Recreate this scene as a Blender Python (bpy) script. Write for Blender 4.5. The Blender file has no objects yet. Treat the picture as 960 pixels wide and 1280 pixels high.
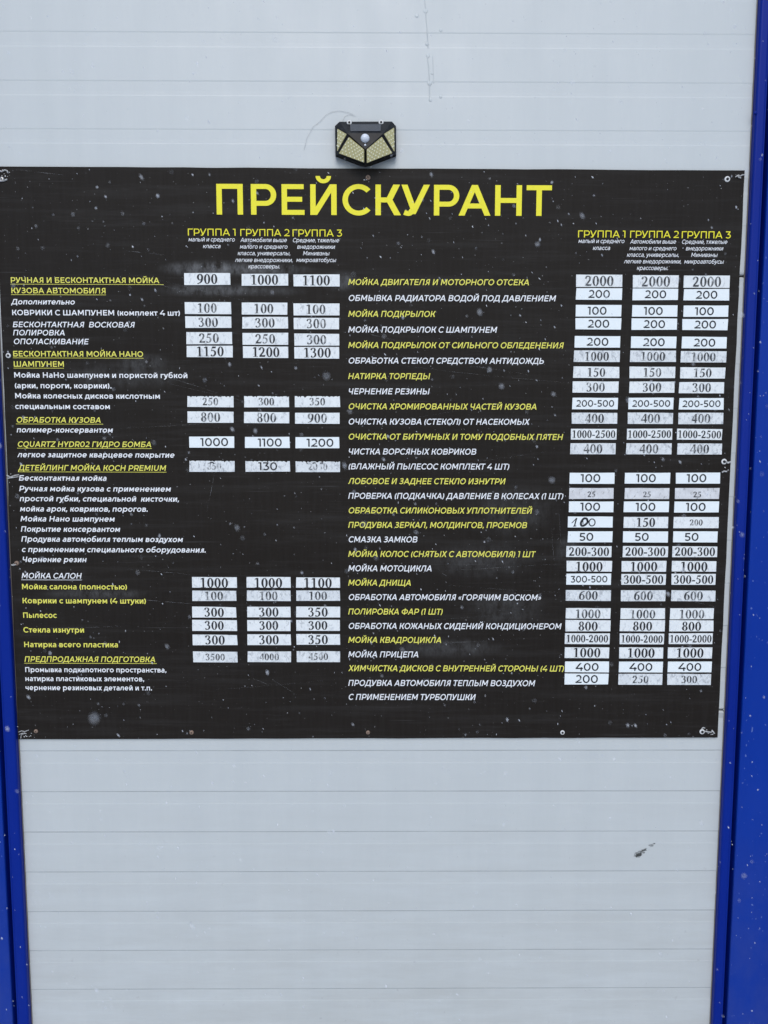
import bpy, math, random
from mathutils import Vector, Matrix

random.seed(7)
SC = bpy.context.scene
COL = SC.collection

# ------------------------------------------------------------------ camera
CAM_H, CAM_D, FPX = 1.65, 1.60, 930.0          # camera height, distance to the wall, focal length for a 1280 px tall frame
PITCH, YAW, ROLL = math.radians(5.4707), math.radians(0.3307), math.radians(0.0752)
fw = Vector((math.sin(YAW) * math.cos(PITCH), math.cos(YAW) * math.cos(PITCH), -math.sin(PITCH)))
rt0 = fw.cross(Vector((0, 0, 1))).normalized()
up0 = rt0.cross(fw)
RT = math.cos(ROLL) * rt0 + math.sin(ROLL) * up0
UP = -math.sin(ROLL) * rt0 + math.cos(ROLL) * up0
cd = bpy.data.cameras.new('camera')
cam = bpy.data.objects.new('camera', cd)
COL.objects.link(cam)
cam.matrix_world = Matrix(((RT.x, UP.x, -fw.x, 0), (RT.y, UP.y, -fw.y, -CAM_D), (RT.z, UP.z, -fw.z, CAM_H), (0, 0, 0, 1)))
cd.sensor_width = 36
cd.lens = FPX / 1280 * 36
cd.clip_start, cd.clip_end = 0.01, 500
cd.dof.use_dof = True
cd.dof.focus_distance = 1.61
cd.dof.aperture_fstop = 6.3
SC.camera = cam

# ------------------------------------------------------------------ light
SUN_EL, SUN_AZ = 42.0, 181.0                   # degrees; azimuth clockwise from +Y (the wall faces -Y)
world = bpy.data.worlds.new('World')
SC.world = world
world.use_nodes = True
wn = world.node_tree.nodes
sky = wn.new('ShaderNodeTexSky')
sky.sky_type = 'NISHITA'
sky.sun_disc = False
sky.sun_elevation = math.radians(SUN_EL)
sky.sun_rotation = math.radians(SUN_AZ)
sky.air_density, sky.dust_density, sky.ozone_density = 1.0, 1.0, 1.6
bg = wn['Background']
world.node_tree.links.new(sky.outputs[0], bg.inputs[0])
bg.inputs[1].default_value = 0.12
sl = bpy.data.lights.new('sun', 'SUN')
sl.energy = 0.9
sl.angle = math.radians(40)
sl.color = (1.0, 0.97, 0.93)
sun = bpy.data.objects.new('sun', sl)
COL.objects.link(sun)
az, el = math.radians(SUN_AZ), math.radians(SUN_EL)
sd = Vector((math.sin(az) * math.cos(el), math.cos(az) * math.cos(el), math.sin(el)))
sun.rotation_euler = sd.to_track_quat('Z', 'Y').to_euler()
sun.location = sd * 20
vs = SC.view_settings
vs.view_transform = 'Standard'
vs.look = 'None'
vs.exposure = 0.40
vs.gamma = 1.0
vs.use_curve_mapping = False


# ------------------------------------------------------------------ helpers
def P(px, py, y=-0.005):
    """A point of the photograph (960x1280 px) on the vertical plane at depth y."""
    d = fw * FPX + RT * (px - 480) + UP * (640 - py)
    s = (y + CAM_D) / d.y
    return Vector((s * d.x, y, CAM_H + s * d.z))


def tag(o, label=None, cat=None, group=None, kind=None):
    for k, v in (('label', label), ('category', cat), ('group', group), ('kind', kind)):
        if v:
            o[k] = v
    return o


class MB:
    def __init__(self):
        self.v, self.f, self.m, self.sm = [], [], [], []

    def face(self, pts, m=0, smooth=False):
        n = len(self.v)
        self.v += [tuple(p) for p in pts]
        self.f.append(tuple(range(n, n + len(pts))))
        self.m.append(m)
        self.sm.append(smooth)

    def grid(self, rows, m=0, smooth=True, closed=False):
        n = len(self.v)
        c = len(rows[0])
        for r in rows:
            self.v += [tuple(p) for p in r]
        for i in range(len(rows) - 1):
            for j in range(c if closed else c - 1):
                k = (j + 1) % c
                self.f.append((n + i * c + j, n + i * c + k, n + (i + 1) * c + k, n + (i + 1) * c + j))
                self.m.append(m)
                self.sm.append(smooth)

    def prism(self, front, back, m=0):
        """closed slab between two outlines with the same number of points"""
        n = len(self.v)
        k = len(front)
        self.v += [tuple(p) for p in front] + [tuple(p) for p in back]
        self.f.append(tuple(range(n, n + k)))
        self.f.append(tuple(range(n + 2 * k - 1, n + k - 1, -1)))
        for i in range(k):
            j = (i + 1) % k
            self.f.append((n + j, n + i, n + k + i, n + k + j))
        self.m += [m] * (k + 2)
        self.sm += [False] * (k + 2)

    def tube(self, pts, r, n=8, m=0, taper=False):
        rows = []
        for i, p in enumerate(pts):
            a = pts[max(i - 1, 0)]
            b = pts[min(i + 1, len(pts) - 1)]
            t = (Vector(b) - Vector(a)).normalized()
            s = t.cross(Vector((0.1, 1, 0.05))).normalized()
            q = s.cross(t)
            rr = r * (1 - 0.7 * abs(2 * i / (len(pts) - 1) - 1)) if taper else r
            rows.append([Vector(p) + rr * (math.cos(2 * math.pi * k / n) * s + math.sin(2 * math.pi * k / n) * q) for k in range(n)])
        self.grid(rows, m, True, True)
        self.face(rows[0][::-1], m)
        self.face(rows[-1], m)

    def lathe(self, c, prof, n=20, m=0):
        """profile of (radius, distance out of the wall) turned about the wall's normal at c"""
        rows = []
        for r, h in prof:
            rows.append([Vector((c[0] + r * math.cos(2 * math.pi * k / n), c[1] - h, c[2] + r * math.sin(2 * math.pi * k / n))) for k in range(n)])
        self.grid(rows, m, True, True)
        self.face(rows[-1], m, True)

    def build(self, name, mats, parent=None):
        me = bpy.data.meshes.new(name)
        me.from_pydata(self.v, [], self.f)
        for mm in (mats if isinstance(mats, (list, tuple)) else [mats]):
            me.materials.append(mm)
        me.polygons.foreach_set('material_index', self.m)
        me.polygons.foreach_set('use_smooth', self.sm)
        me.update()
        o = bpy.data.objects.new(name, me)
        COL.objects.link(o)
        if parent:
            o.parent = parent
            o.matrix_parent_inverse = parent.matrix_basis.inverted()
        return o


def empty(name, loc):
    o = bpy.data.objects.new(name, None)
    o.location = loc
    o.empty_display_size = 0.05
    COL.objects.link(o)
    return o


# ------------------------------------------------------------------ materials
class Mat:
    def __init__(self, name, rough=0.5, metal=0.0, base=(0.5, 0.5, 0.5), spec=0.5, coat=0.0):
        self.m = bpy.data.materials.new(name)
        self.m.use_nodes = True
        self.t = self.m.node_tree
        self.b = self.t.nodes['Principled BSDF']
        self.b.inputs['Roughness'].default_value = rough
        self.b.inputs['Metallic'].default_value = metal
        self.b.inputs['Base Color'].default_value = (*base, 1)
        self.b.inputs['Specular IOR Level'].default_value = spec
        self.b.inputs['Coat Weight'].default_value = coat
        self.co = None

    def n(self, typ, **kw):
        nd = self.t.nodes.new('ShaderNode' + typ)
        for k, v in kw.items():
            setattr(nd, k, v)
        return nd

    def l(self, a, b):
        self.t.links.new(a, b)

    def coord(self, scale=(1, 1, 1), loc=(0, 0, 0), rot=(0, 0, 0)):
        if self.co is None:
            self.co = self.n('NewGeometry').outputs['Position']
        mp = self.n('Mapping')
        mp.inputs['Scale'].default_value = scale
        mp.inputs['Location'].default_value = loc
        mp.inputs['Rotation'].default_value = rot
        self.l(self.co, mp.inputs['Vector'])
        return mp.outputs[0]

    def noise(self, scale, sc=(1, 1, 1), detail=4, rough=0.55, lo=0.0, hi=1.0, loc=(0, 0, 0), rot=(0, 0, 0), dist=0.0):
        nz = self.n('TexNoise')
        nz.inputs['Scale'].default_value = scale
        nz.inputs['Detail'].default_value = detail
        nz.inputs['Roughness'].default_value = rough
        nz.inputs['Distortion'].default_value = dist
        self.l(self.coord(sc, loc, rot), nz.inputs['Vector'])
        mr = self.n('MapRange')
        mr.inputs[1].default_value, mr.inputs[2].default_value = lo, hi
        self.l(nz.outputs[0], mr.inputs[0])
        return mr.outputs[0]

    def math(self, op, a, b=None, clamp=False):
        nd = self.n('Math', operation=op, use_clamp=clamp)
        for i, x in enumerate((a, b)):
            if x is None:
                continue
            if isinstance(x, (int, float)):
                nd.inputs[i].default_value = x
            else:
                self.l(x, nd.inputs[i])
        return nd.outputs[0]

    def mix(self, fac, a, b):
        nd = self.n('Mix', data_type='RGBA')
        for i, x in ((0, fac), (6, a), (7, b)):
            if isinstance(x, (int, float)):
                nd.inputs[i].default_value = x
            elif isinstance(x, tuple):
                nd.inputs[i].default_value = (*x, 1)
            else:
                self.l(x, nd.inputs[i])
        return nd.outputs[2]

    def base(self, c):
        self.l(c, self.b.inputs['Base Color'])

    def rough(self, c):
        self.l(c, self.b.inputs['Roughness'])

    def bump(self, h, strength=0.2, dist=0.001):
        nd = self.n('Bump')
        nd.inputs['Strength'].default_value = strength
        nd.inputs['Distance'].default_value = dist
        self.l(h, nd.inputs['Height'])
        self.l(nd.outputs[0], self.b.inputs['Normal'])

    def alpha(self, a):
        self.l(a, self.b.inputs['Alpha'])


def gauss(M, cx, cz, sx, sz):
    """soft blot centred at (cx, cz) on the wall"""
    v = M.coord((1 / sx, 0, 1 / sz), (-cx / sx, 0, -cz / sz))
    ln = M.n('VectorMath', operation='LENGTH')
    M.l(v, ln.inputs[0])
    mr = M.n('MapRange', interpolation_type='SMOOTHSTEP')
    mr.inputs[1].default_value, mr.inputs[2].default_value = 1.0, 0.15
    M.l(ln.outputs['Value'], mr.inputs[0])
    return mr.outputs[0]


# white sandwich panel
w = Mat('white_panel_paint', 0.38, base=(0.62, 0.64, 0.66))
streak = w.noise(3.0, (6, 1, 0.5), 6, 0.6, 0.35, 0.75)
fine = w.noise(60, (3, 1, 0.6), 3, 0.6, 0.3, 0.8)
weave = w.noise(140, (1, 1, 0.25), 2, 0.5, 0.35, 0.7)
c = w.mix(streak, (0.575, 0.605, 0.597), (0.545, 0.577, 0.572))
c = w.mix(w.math('MULTIPLY', fine, 0.10), c, (0.50, 0.53, 0.55))
c = w.mix(w.math('MULTIPLY', weave, 0.12), c, (0.52, 0.55, 0.57))
zsep = w.n('SeparateXYZ')
w.l(w.coord(), zsep.inputs[0])
low = w.n('MapRange')
low.inputs[1].default_value, low.inputs[2].default_value = 1.05, 0.25
w.l(zsep.outputs[2], low.inputs[0])
splash = w.math('MULTIPLY', low.outputs[0], w.noise(5, (0.6, 1, 4.5), 7, 0.75, 0.34, 0.72), True)
c = w.mix(w.math('MULTIPLY', splash, 0.62), c, (0.42, 0.425, 0.40))
spots = w.noise(55, (1, 1, 1), 2, 0.5, 0.70, 0.78)
c = w.mix(w.math('MULTIPLY', w.math('MULTIPLY', spots, low.outputs[0]), 0.35), c, (0.30, 0.30, 0.30))
w.base(c)
w.rough(w.noise(14, (1, 1, 0.4), 4, 0.6, -0.5, 2.0))
w.bump(w.noise(7, (0.7, 1, 1.2), 3, 0.5), 0.14, 0.004)
M_PANEL = w.m
# grime settled in the ribs, more of it lower down
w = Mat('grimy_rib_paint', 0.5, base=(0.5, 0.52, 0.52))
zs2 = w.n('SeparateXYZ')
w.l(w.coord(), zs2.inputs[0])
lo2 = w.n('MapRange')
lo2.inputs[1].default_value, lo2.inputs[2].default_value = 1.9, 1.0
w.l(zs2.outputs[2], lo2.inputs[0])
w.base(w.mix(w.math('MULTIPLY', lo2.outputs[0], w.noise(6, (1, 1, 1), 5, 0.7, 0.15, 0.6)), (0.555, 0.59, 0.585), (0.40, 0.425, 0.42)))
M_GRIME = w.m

# blue coated steel
w = Mat('blue_coated_steel', 0.32, base=(0.008, 0.040, 0.27), spec=0.14)
c = w.mix(w.noise(5, (2, 1, 0.4), 5, 0.6, 0.3, 0.75), (0.0018, 0.029, 0.275), (0.0025, 0.036, 0.315))
dz = w.n('SeparateXYZ')
w.l(w.coord(), dz.inputs[0])
lw = w.n('MapRange')
lw.inputs[1].default_value, lw.inputs[2].default_value = 0.95, 0.2
w.l(dz.outputs[2], lw.inputs[0])
c = w.mix(w.math('MULTIPLY', w.math('MULTIPLY', lw.outputs[0], w.noise(12, (1, 1, 0.7), 6, 0.7, 0.25, 0.7)), 0.45, True), c, (0.06, 0.08, 0.24))  # ground reflection painted into the blue: paler and purplish towards the bottom
c = w.mix(w.math('MULTIPLY', w.noise(170, (1, 1, 0.7), 1, 0.4, 0.75, 0.79), 0.35), c, (0.25, 0.34, 0.60))
w.base(c)
w.rough(w.noise(20, (1, 1, 0.5), 3, 0.6, -0.6, 2.2))
M_BLUE = w.m
w = Mat('deep_blue_trim', 0.34, base=(0.001, 0.018, 0.24), spec=0.14)
w.base(w.mix(w.noise(5, (2, 1, 0.4), 5, 0.6, 0.3, 0.75), (0.0009, 0.0160, 0.225), (0.0015, 0.022, 0.26)))
M_TRIM = w.m
w = Mat('dark_joint_edge_shade', 0.7, base=(0.03, 0.026, 0.026))  # dark behind the joints; also the painted shadow tone at the panel edges
w.base(w.mix(w.noise(40, (1, 1, 0.3), 3), (0.10, 0.09, 0.085), (0.20, 0.17, 0.15)))
M_JOINT_EDGE = w.m

# black printed board
w = Mat('black_printed_board', 0.42, base=(0.024, 0.023, 0.023), spec=0.10)
c = w.mix(w.noise(2.2, (1, 1, 1.4), 4, 0.6, 0.3, 0.75), (0.0145, 0.0116, 0.0092), (0.0190, 0.0158, 0.0130))
wipe = w.noise(5, (0.5, 1, 9), 6, 0.65, 0.50, 0.85, rot=(0, math.radians(4), 0))
c = w.mix(w.math('MULTIPLY', wipe, 0.08), c, (0.22, 0.22, 0.22))
wipe2 = w.noise(9, (0.6, 1, 7), 6, 0.7, 0.56, 0.85, loc=(4, 0, 2), rot=(0, math.radians(-9), 0))
c = w.mix(w.math('MULTIPLY', wipe2, 0.07), c, (0.25, 0.25, 0.25))
scr = w.noise(26, (0.12, 1, 7), 3, 0.7, 0.66, 0.80, loc=(1, 0, 5), rot=(0, math.radians(5), 0))
c = w.mix(w.math('MULTIPLY', scr, 0.13), c, (0.30, 0.30, 0.30))
vert = w.noise(40, (4, 1, 0.3), 2, 0.5, 0.35, 0.8)
c = w.mix(w.math('MULTIPLY', vert, 0.025), c, (0.15, 0.15, 0.15))
speck = w.noise(240, (1, 1, 1), 1, 0.5, 0.76, 0.80)
c = w.mix(w.math('MULTIPLY', speck, 0.45), c, (0.40, 0.40, 0.40))
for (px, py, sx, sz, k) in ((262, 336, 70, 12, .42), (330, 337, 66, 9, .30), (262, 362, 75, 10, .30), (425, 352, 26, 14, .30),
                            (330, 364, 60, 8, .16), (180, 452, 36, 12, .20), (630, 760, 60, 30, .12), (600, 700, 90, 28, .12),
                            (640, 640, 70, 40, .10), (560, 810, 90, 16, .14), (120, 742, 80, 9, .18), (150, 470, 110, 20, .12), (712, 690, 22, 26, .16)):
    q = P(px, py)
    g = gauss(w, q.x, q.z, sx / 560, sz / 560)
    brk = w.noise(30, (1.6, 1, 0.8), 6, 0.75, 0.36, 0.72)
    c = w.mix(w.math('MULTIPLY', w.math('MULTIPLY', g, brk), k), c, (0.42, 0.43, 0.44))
w.base(c)
w.rough(w.noise(8, (1, 1, 4), 5, 0.6, -1.2, 2.6))
w.bump(w.noise(2.5, (1, 1, 1), 2), 0.15, 0.004)
M_BOARD = w.m


def print_mat(name, col, worn, dull):
    m = Mat(name, 0.5, base=col, spec=0.3)
    k = m.noise(120, (1, 1, 1), 4, 0.7, 0.55, 0.75)
    m.base(m.mix(m.math('MULTIPLY', k, worn), col, dull))
    return m.m


M_YEL = print_mat('yellow_print', (0.89, 0.80, 0.035), 0.2, (0.50, 0.46, 0.10))
M_YEL_SMALL = print_mat('yellow_small_print', (0.82, 0.77, 0.13), 0.3, (0.40, 0.37, 0.12))
M_WHITE = print_mat('white_print', (0.86, 0.87, 0.88), 0.3, (0.42, 0.43, 0.44))


def paper(name, a, b, dirt, amt, lo):
    m = Mat(name, 0.55, base=a, spec=0.35)
    n1 = m.noise(45, (1, 1, 1), 5, 0.7, 0.30, 0.72)
    n2 = m.noise(130, (1, 1, 0.6), 4, 0.75, lo, lo + 0.16, dist=0.6)
    m.base(m.mix(m.math('MULTIPLY', n2, amt), m.mix(n1, a, b), dirt))
    return m.m


M_VINYL = paper('clean_sticker_film', (0.86, 0.91, 0.91), (0.82, 0.88, 0.89), (0.5, 0.55, 0.6), 0.25, 0.62)
M_PAPER = paper('sticker_paper', (0.85, 0.88, 0.87), (0.76, 0.79, 0.79), (0.42, 0.44, 0.46), 0.75, 0.53)
M_PAPER_WORN = paper('worn_sticker_paper', (0.81, 0.84, 0.84), (0.66, 0.69, 0.70), (0.35, 0.37, 0.39), 0.85, 0.50)
M_PAPER_DIRTY = paper('dirty_sticker_paper', (0.78, 0.79, 0.80), (0.58, 0.58, 0.59), (0.16, 0.16, 0.16), 0.85, 0.55)


def ink(name, col, lo, hi, scale):
    m = Mat(name, 0.5, base=col, spec=0.3)
    if hi:
        m.alpha(m.noise(scale, (1, 1, 0.55), 4, 0.7, lo, hi))
    return m.m


M_INK = ink('black_ink', (0.018, 0.02, 0.026), 0, 0, 0)
M_INK_WORN = ink('worn_black_ink', (0.020, 0.021, 0.025), 0.16, 0.38, 120)
M_INK_FADED = ink('faded_black_ink', (0.040, 0.043, 0.048), 0.27, 0.58, 110)
M_INK_GHOST = ink('rubbed_off_ink', (0.06, 0.065, 0.075), 0.40, 0.72, 120)

w = Mat('zinc_screw', 0.4, 0.9, (0.45, 0.44, 0.42))
M_ZINC = w.m
w = Mat('rusty_screw', 0.75, 0.3, (0.2, 0.1, 0.05))
w.base(w.mix(w.noise(300, (1, 1, 1), 4), (0.14, 0.08, 0.05), (0.46, 0.34, 0.26)))
M_RUST = w.m
M_WASHER = Mat('white_washer', 0.5, 0, (0.72, 0.72, 0.70)).m
M_BLACK = Mat('black_hole', 0.6, 0, (0.012, 0.012, 0.013)).m
w = Mat('bare_board_core', 0.6, 0, (0.55, 0.55, 0.54))
w.base(w.mix(w.noise(250, (1, 1, 1), 3, 0.6, 0.35, 0.7), (0.60, 0.60, 0.59), (0.22, 0.22, 0.21)))
M_CORE = w.m
w = Mat('scratch_grey', 0.6, 0, (0.30, 0.30, 0.30))
w.alpha(w.math('MULTIPLY', w.noise(70, (1, 1, 1), 4, 0.75, 0.38, 0.66), 0.5))
M_SCR = w.m
w = Mat('lamp_black_plastic', 0.42, 0, (0.014, 0.015, 0.018), spec=0.25)
w.base(w.mix(w.noise(70, (1, 1, 1), 4, 0.7, 0.45, 0.8), (0.005, 0.0055, 0.007), (0.022, 0.023, 0.026)))
M_PLASTIC = w.m
M_SOLAR = Mat('solar_cell', 0.25, 0, (0.030, 0.034, 0.045), coat=0.4).m
w = Mat('led_board', 0.45, 0, (0.46, 0.43, 0.24), coat=0.25)
w.base(w.mix(w.noise(90, (1, 1, 1), 3), (0.52, 0.47, 0.22), (0.62, 0.57, 0.30)))
M_LEDB = w.m
M_LED = Mat('led_chip', 0.3, 0, (0.90, 0.88, 0.66)).m
M_DOME = Mat('sensor_dome', 0.35, 0, (0.72, 0.76, 0.82), spec=0.6).m
w = Mat('snow_flake', 0.8, 0, (0.85, 0.87, 0.90))
w.b.inputs['Alpha'].default_value = 0.47
M_FLAKE = w.m
w = Mat('snow_ground', 0.8, 0, (0.75, 0.78, 0.82))
w.base(w.mix(w.noise(1.1, (1, 1, 1), 8, 0.65, 0.40, 0.66), (0.70, 0.73, 0.77), (0.24, 0.24, 0.25)))
w.bump(w.noise(6, (1, 1, 1), 6, 0.7), 0.6, 0.03)
M_GROUND = w.m
w = Mat('mud_spatter', 0.8, 0, (0.11, 0.115, 0.11))
w.alpha(w.noise(260, (1, 1, 1), 3, 0.7, 0.36, 0.85))
M_MUD = w.m
w = Mat('dried_drip', 0.35, 0, (0.555, 0.59, 0.585), coat=0.2)
M_DRIP = w.m
M_HAIR = Mat('dark_thread', 0.6, 0, (0.36, 0.37, 0.37)).m

# ------------------------------------------------------------------ setting: ground
g = MB()
g.face([(-60, -120, 0), (60, -120, 0), (60, 60, 0), (-60, 60, 0)])
tag(g.build('snowy_ground', M_GROUND), kind='structure')

# ------------------------------------------------------------------ wall of white ribbed sandwich panels
XL = (P(0, 372, 0).x + P(38.5, 1280, 0).x) / 2
XR = (P(946, 0, 0).x + P(888, 1272, 0).x) / 2
PITCH_Z = 0.0946
Z0 = CAM_H + 0.6385                      # upper edge of one shallow groove
wall = tag(empty('panel_wall', ((XL + XR) / 2, 0, 0)), 'pale grey ribbed metal sandwich panel wall behind the black price board', 'wall')
JOINTS = [CAM_H + 0.3458, CAM_H - 0.5957, CAM_H + 1.29, CAM_H - 1.54]
bounds = sorted([0.0, 3.6] + JOINTS)
for za, zb in zip(bounds[:-1], bounds[1:]):
    za, zb = za + 0.0022, zb - 0.0022
    prof = [(0.012, za - 0.0005), (0.0025, za), (0.0, za + 0.003)]
    k = math.floor((za - Z0) / PITCH_Z) - 1
    zz = []
    while Z0 + k * PITCH_Z < zb + PITCH_Z:
        top = Z0 + k * PITCH_Z
        zz += [(0.0, top - 0.0310), (0.0003, top - 0.0285), (0.00045, top - 0.0215), (0.00045, top - 0.0026), (0.0, top)]
        k += 1
    prof += [q for q in zz if za + 0.004 < q[1] < zb - 0.004]
    prof += [(0.0, zb - 0.003), (0.0025, zb), (0.012, zb + 0.0005)]
    m = MB()
    xs = [XL - 0.02 + (XR - XL + 0.04) * i / 12 for i in range(13)]
    n0 = 0
    for (ya, z1), (yb, z2) in zip(prof[:-1], prof[1:]):
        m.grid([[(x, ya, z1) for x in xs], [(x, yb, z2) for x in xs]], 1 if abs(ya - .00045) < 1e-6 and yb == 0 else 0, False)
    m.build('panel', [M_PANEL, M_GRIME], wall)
m = MB()
m.face([(XL - 0.02, 0.011, 0), (XR + 0.02, 0.011, 0), (XR + 0.02, 0.011, 3.6), (XL - 0.02, 0.011, 3.6)])
m.build('backing', M_JOINT_EDGE, wall)

# mud spatter low on the right of the wall
m = MB()
rnd = random.Random(3)
for i in range(46):
    t = rnd.random() ** 1.7
    px = 796 + 26 * t + rnd.gauss(0, 2.2) * (1 - .6 * t)
    py = 1069 - 18 * t + rnd.gauss(0, 2.0) * (1 - .6 * t)
    q = P(px, py, -0.0004 - i * 0.00001)
    r = (0.0035 * (1 - t) + 0.0008) * rnd.uniform(.5, 1.3)
    m.face([(q.x + r * rnd.uniform(.6, 1.3) * math.cos(a * .7) * 1.2, q.y, q.z + r * rnd.uniform(.5, 1.2) * math.sin(a * .7)) for a in range(9)])
m.build('mud_spatter', M_MUD, wall)
# dried drip high on the wall
m = MB()
for (pts, r) in ((((531, 0), (532, 14), (534, 40), (535, 60)), .0008), (((534, 70), (536, 85), (537, 105), (537, 126)), .0008),
                 (((541, 70), (542, 104)), .0005)):
    m.tube([P(a, b, -0.0003) for a, b in pts], r, 8, 0)
for (px, py, r) in ((532, 14, 3.0), (521, 20, 2.4), (534, 55, 2.2), (535, 70, 2.5), (537, 104, 2.8), (538, 125, 2.4), (551, 38, 2.2), (551, 121, 2.2), (540, 92, 1.6)):
    m.lathe(P(px, py, 0.0002), [(r / 560, 0), (r / 700, .0006), (r / 1500, .0010)], 12)
m.build('drip_mark', M_DRIP, wall)


# ------------------------------------------------------------------ blue frame posts
def post(side, x_edge, strip, label):
    root = tag(empty('blue_frame_post', (x_edge + side * 0.08, 0, 0)), label, 'frame post', 'blue posts framing the white wall')
    s = strip

    def ext(name, prof, mat):
        m = MB()
        zs = [0.0, 0.6, 1.2, 1.8, 2.4, 3.0, 3.6]
        for (u1, y1), (u2, y2) in zip(prof[:-1], prof[1:]):
            m.grid([[(x_edge + side * u1, y1, z) for z in zs], [(x_edge + side * u2, y2, z) for z in zs]], 0, False)
        return m.build(name, mat, root)
    ext('edge_shadow_strip', [(-0.0010, 0.004), (-0.0010, -0.0012), (0.0006, -0.002), (0.0006, 0.004)], M_JOINT_EDGE)  # thin brownish strip painting the shadow line between panel and post
    rr = [(0.001 + .005 * (1 - math.cos(a)), -0.010 - .005 * math.sin(a)) for a in (0, .4, .8, 1.2, 1.57)]
    ext('edge_trim', [(0.001, 0.008)] + rr + [(s - .003, -0.0155), (s - .001, -.0172), (s + .0006, -.0172), (s + .0006, .004)], M_TRIM)
    ext('groove', [(s + .0006, 0.003), (s + .0095, 0.003), (s + .0095, .0035), (s + .0105, -.016)], M_TRIM)
    ext('face', [(s + .0105, -.016), (s + .0115, -.0185), (s + .0140, -.0195), (s + .1015, -.0195),
                 (s + .1040, -.0185), (s + .1050, -.016), (s + .1050, .012)], M_BLUE)
    ext('side_cladding', [(s + .1050, .006), (s + .75, .006)], M_BLUE)
    return root


post(-1, XL, 0.0245, 'narrow blue steel frame post at the left edge of the white wall')
rp = post(1, XR, 0.0195, 'wide blue steel frame post along the right edge of the white wall')
q = P(944, 141, -0.0155)
m = MB()
m.lathe(q, [(.0035, -.001), (.0035, .001), (.0025, .0022), (.001, .0026)], 14)
m.build('rivet', M_TRIM, rp)

# ------------------------------------------------------------------ the strokes of the lettering
C, X, DSC = 700.0, 532.0, -150.0


def arc(cx, cy, rx, ry, a0, a1, t, th=None, n=None):
    th = t * 0.9 if th is None else th
    n = n or max(6, int(abs(a1 - a0) / 13))
    o, i = [], []
    for k in range(n + 1):
        a = math.radians(a0 + (a1 - a0) * k / n)
        o.append((cx + rx * math.cos(a), cy + ry * math.sin(a)))
        i.append((cx + (rx - t) * math.cos(a), cy + (ry - th) * math.sin(a)))
    return ('s', o, i)


def R(x0, y0, x1, y1):
    return ('p', [(x0, y0), (x1, y0), (x1, y1), (x0, y1)])


def D(xb, yb, xt, yt, wd):
    return ('p', [(xb, yb), (xb + wd, yb), (xt + wd, yt), (xt, yt)])


def bowl(x0, x1, y0, y1, t, h):
    r = (y1 - y0) / 2
    rx = min(r, (x1 - x0) * 0.75)
    return [R(x0, y0, x1 - rx, y0 + h), R(x0, y1 - h, x1 - rx, y1), arc(x1 - rx, y0 + r, rx, r, -90, 90, t, h, 14)]


def path(pts, t, th=None, smooth=True, per=5):
    """nib stroke along a path: t wide across upright parts, th across level ones"""
    th = t * .9 if th is None else th
    q = []
    if smooth and len(pts) > 2:
        pp = [pts[0]] + list(pts) + [pts[-1]]
        for i in range(1, len(pp) - 2):
            for k in range(per):
                u = k / per
                q.append(tuple(0.5 * ((2 * pp[i][d]) + (pp[i + 1][d] - pp[i - 1][d]) * u + (2 * pp[i - 1][d] - 5 * pp[i][d] + 4 * pp[i + 1][d] - pp[i + 2][d]) * u * u
                                      + (-pp[i - 1][d] + 3 * pp[i][d] - 3 * pp[i + 1][d] + pp[i + 2][d]) * u ** 3) for d in (0, 1)))
        q.append(tuple(pts[-1]))
    else:
        q = list(pts)
    a, b = [], []
    for i in range(len(q)):
        p0, p1 = q[max(i - 1, 0)], q[min(i + 1, len(q) - 1)]
        dx, dy = p1[0] - p0[0], p1[1] - p0[1]
        ln = math.hypot(dx, dy) or 1
        nx, ny = -dy / ln, dx / ln
        hw = 0.5 * math.hypot(t * nx, th * ny)
        a.append((q[i][0] + nx * hw, q[i][1] + ny * hw))
        b.append((q[i][0] - nx * hw, q[i][1] - ny * hw))
    return ('s', a, b)


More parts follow.
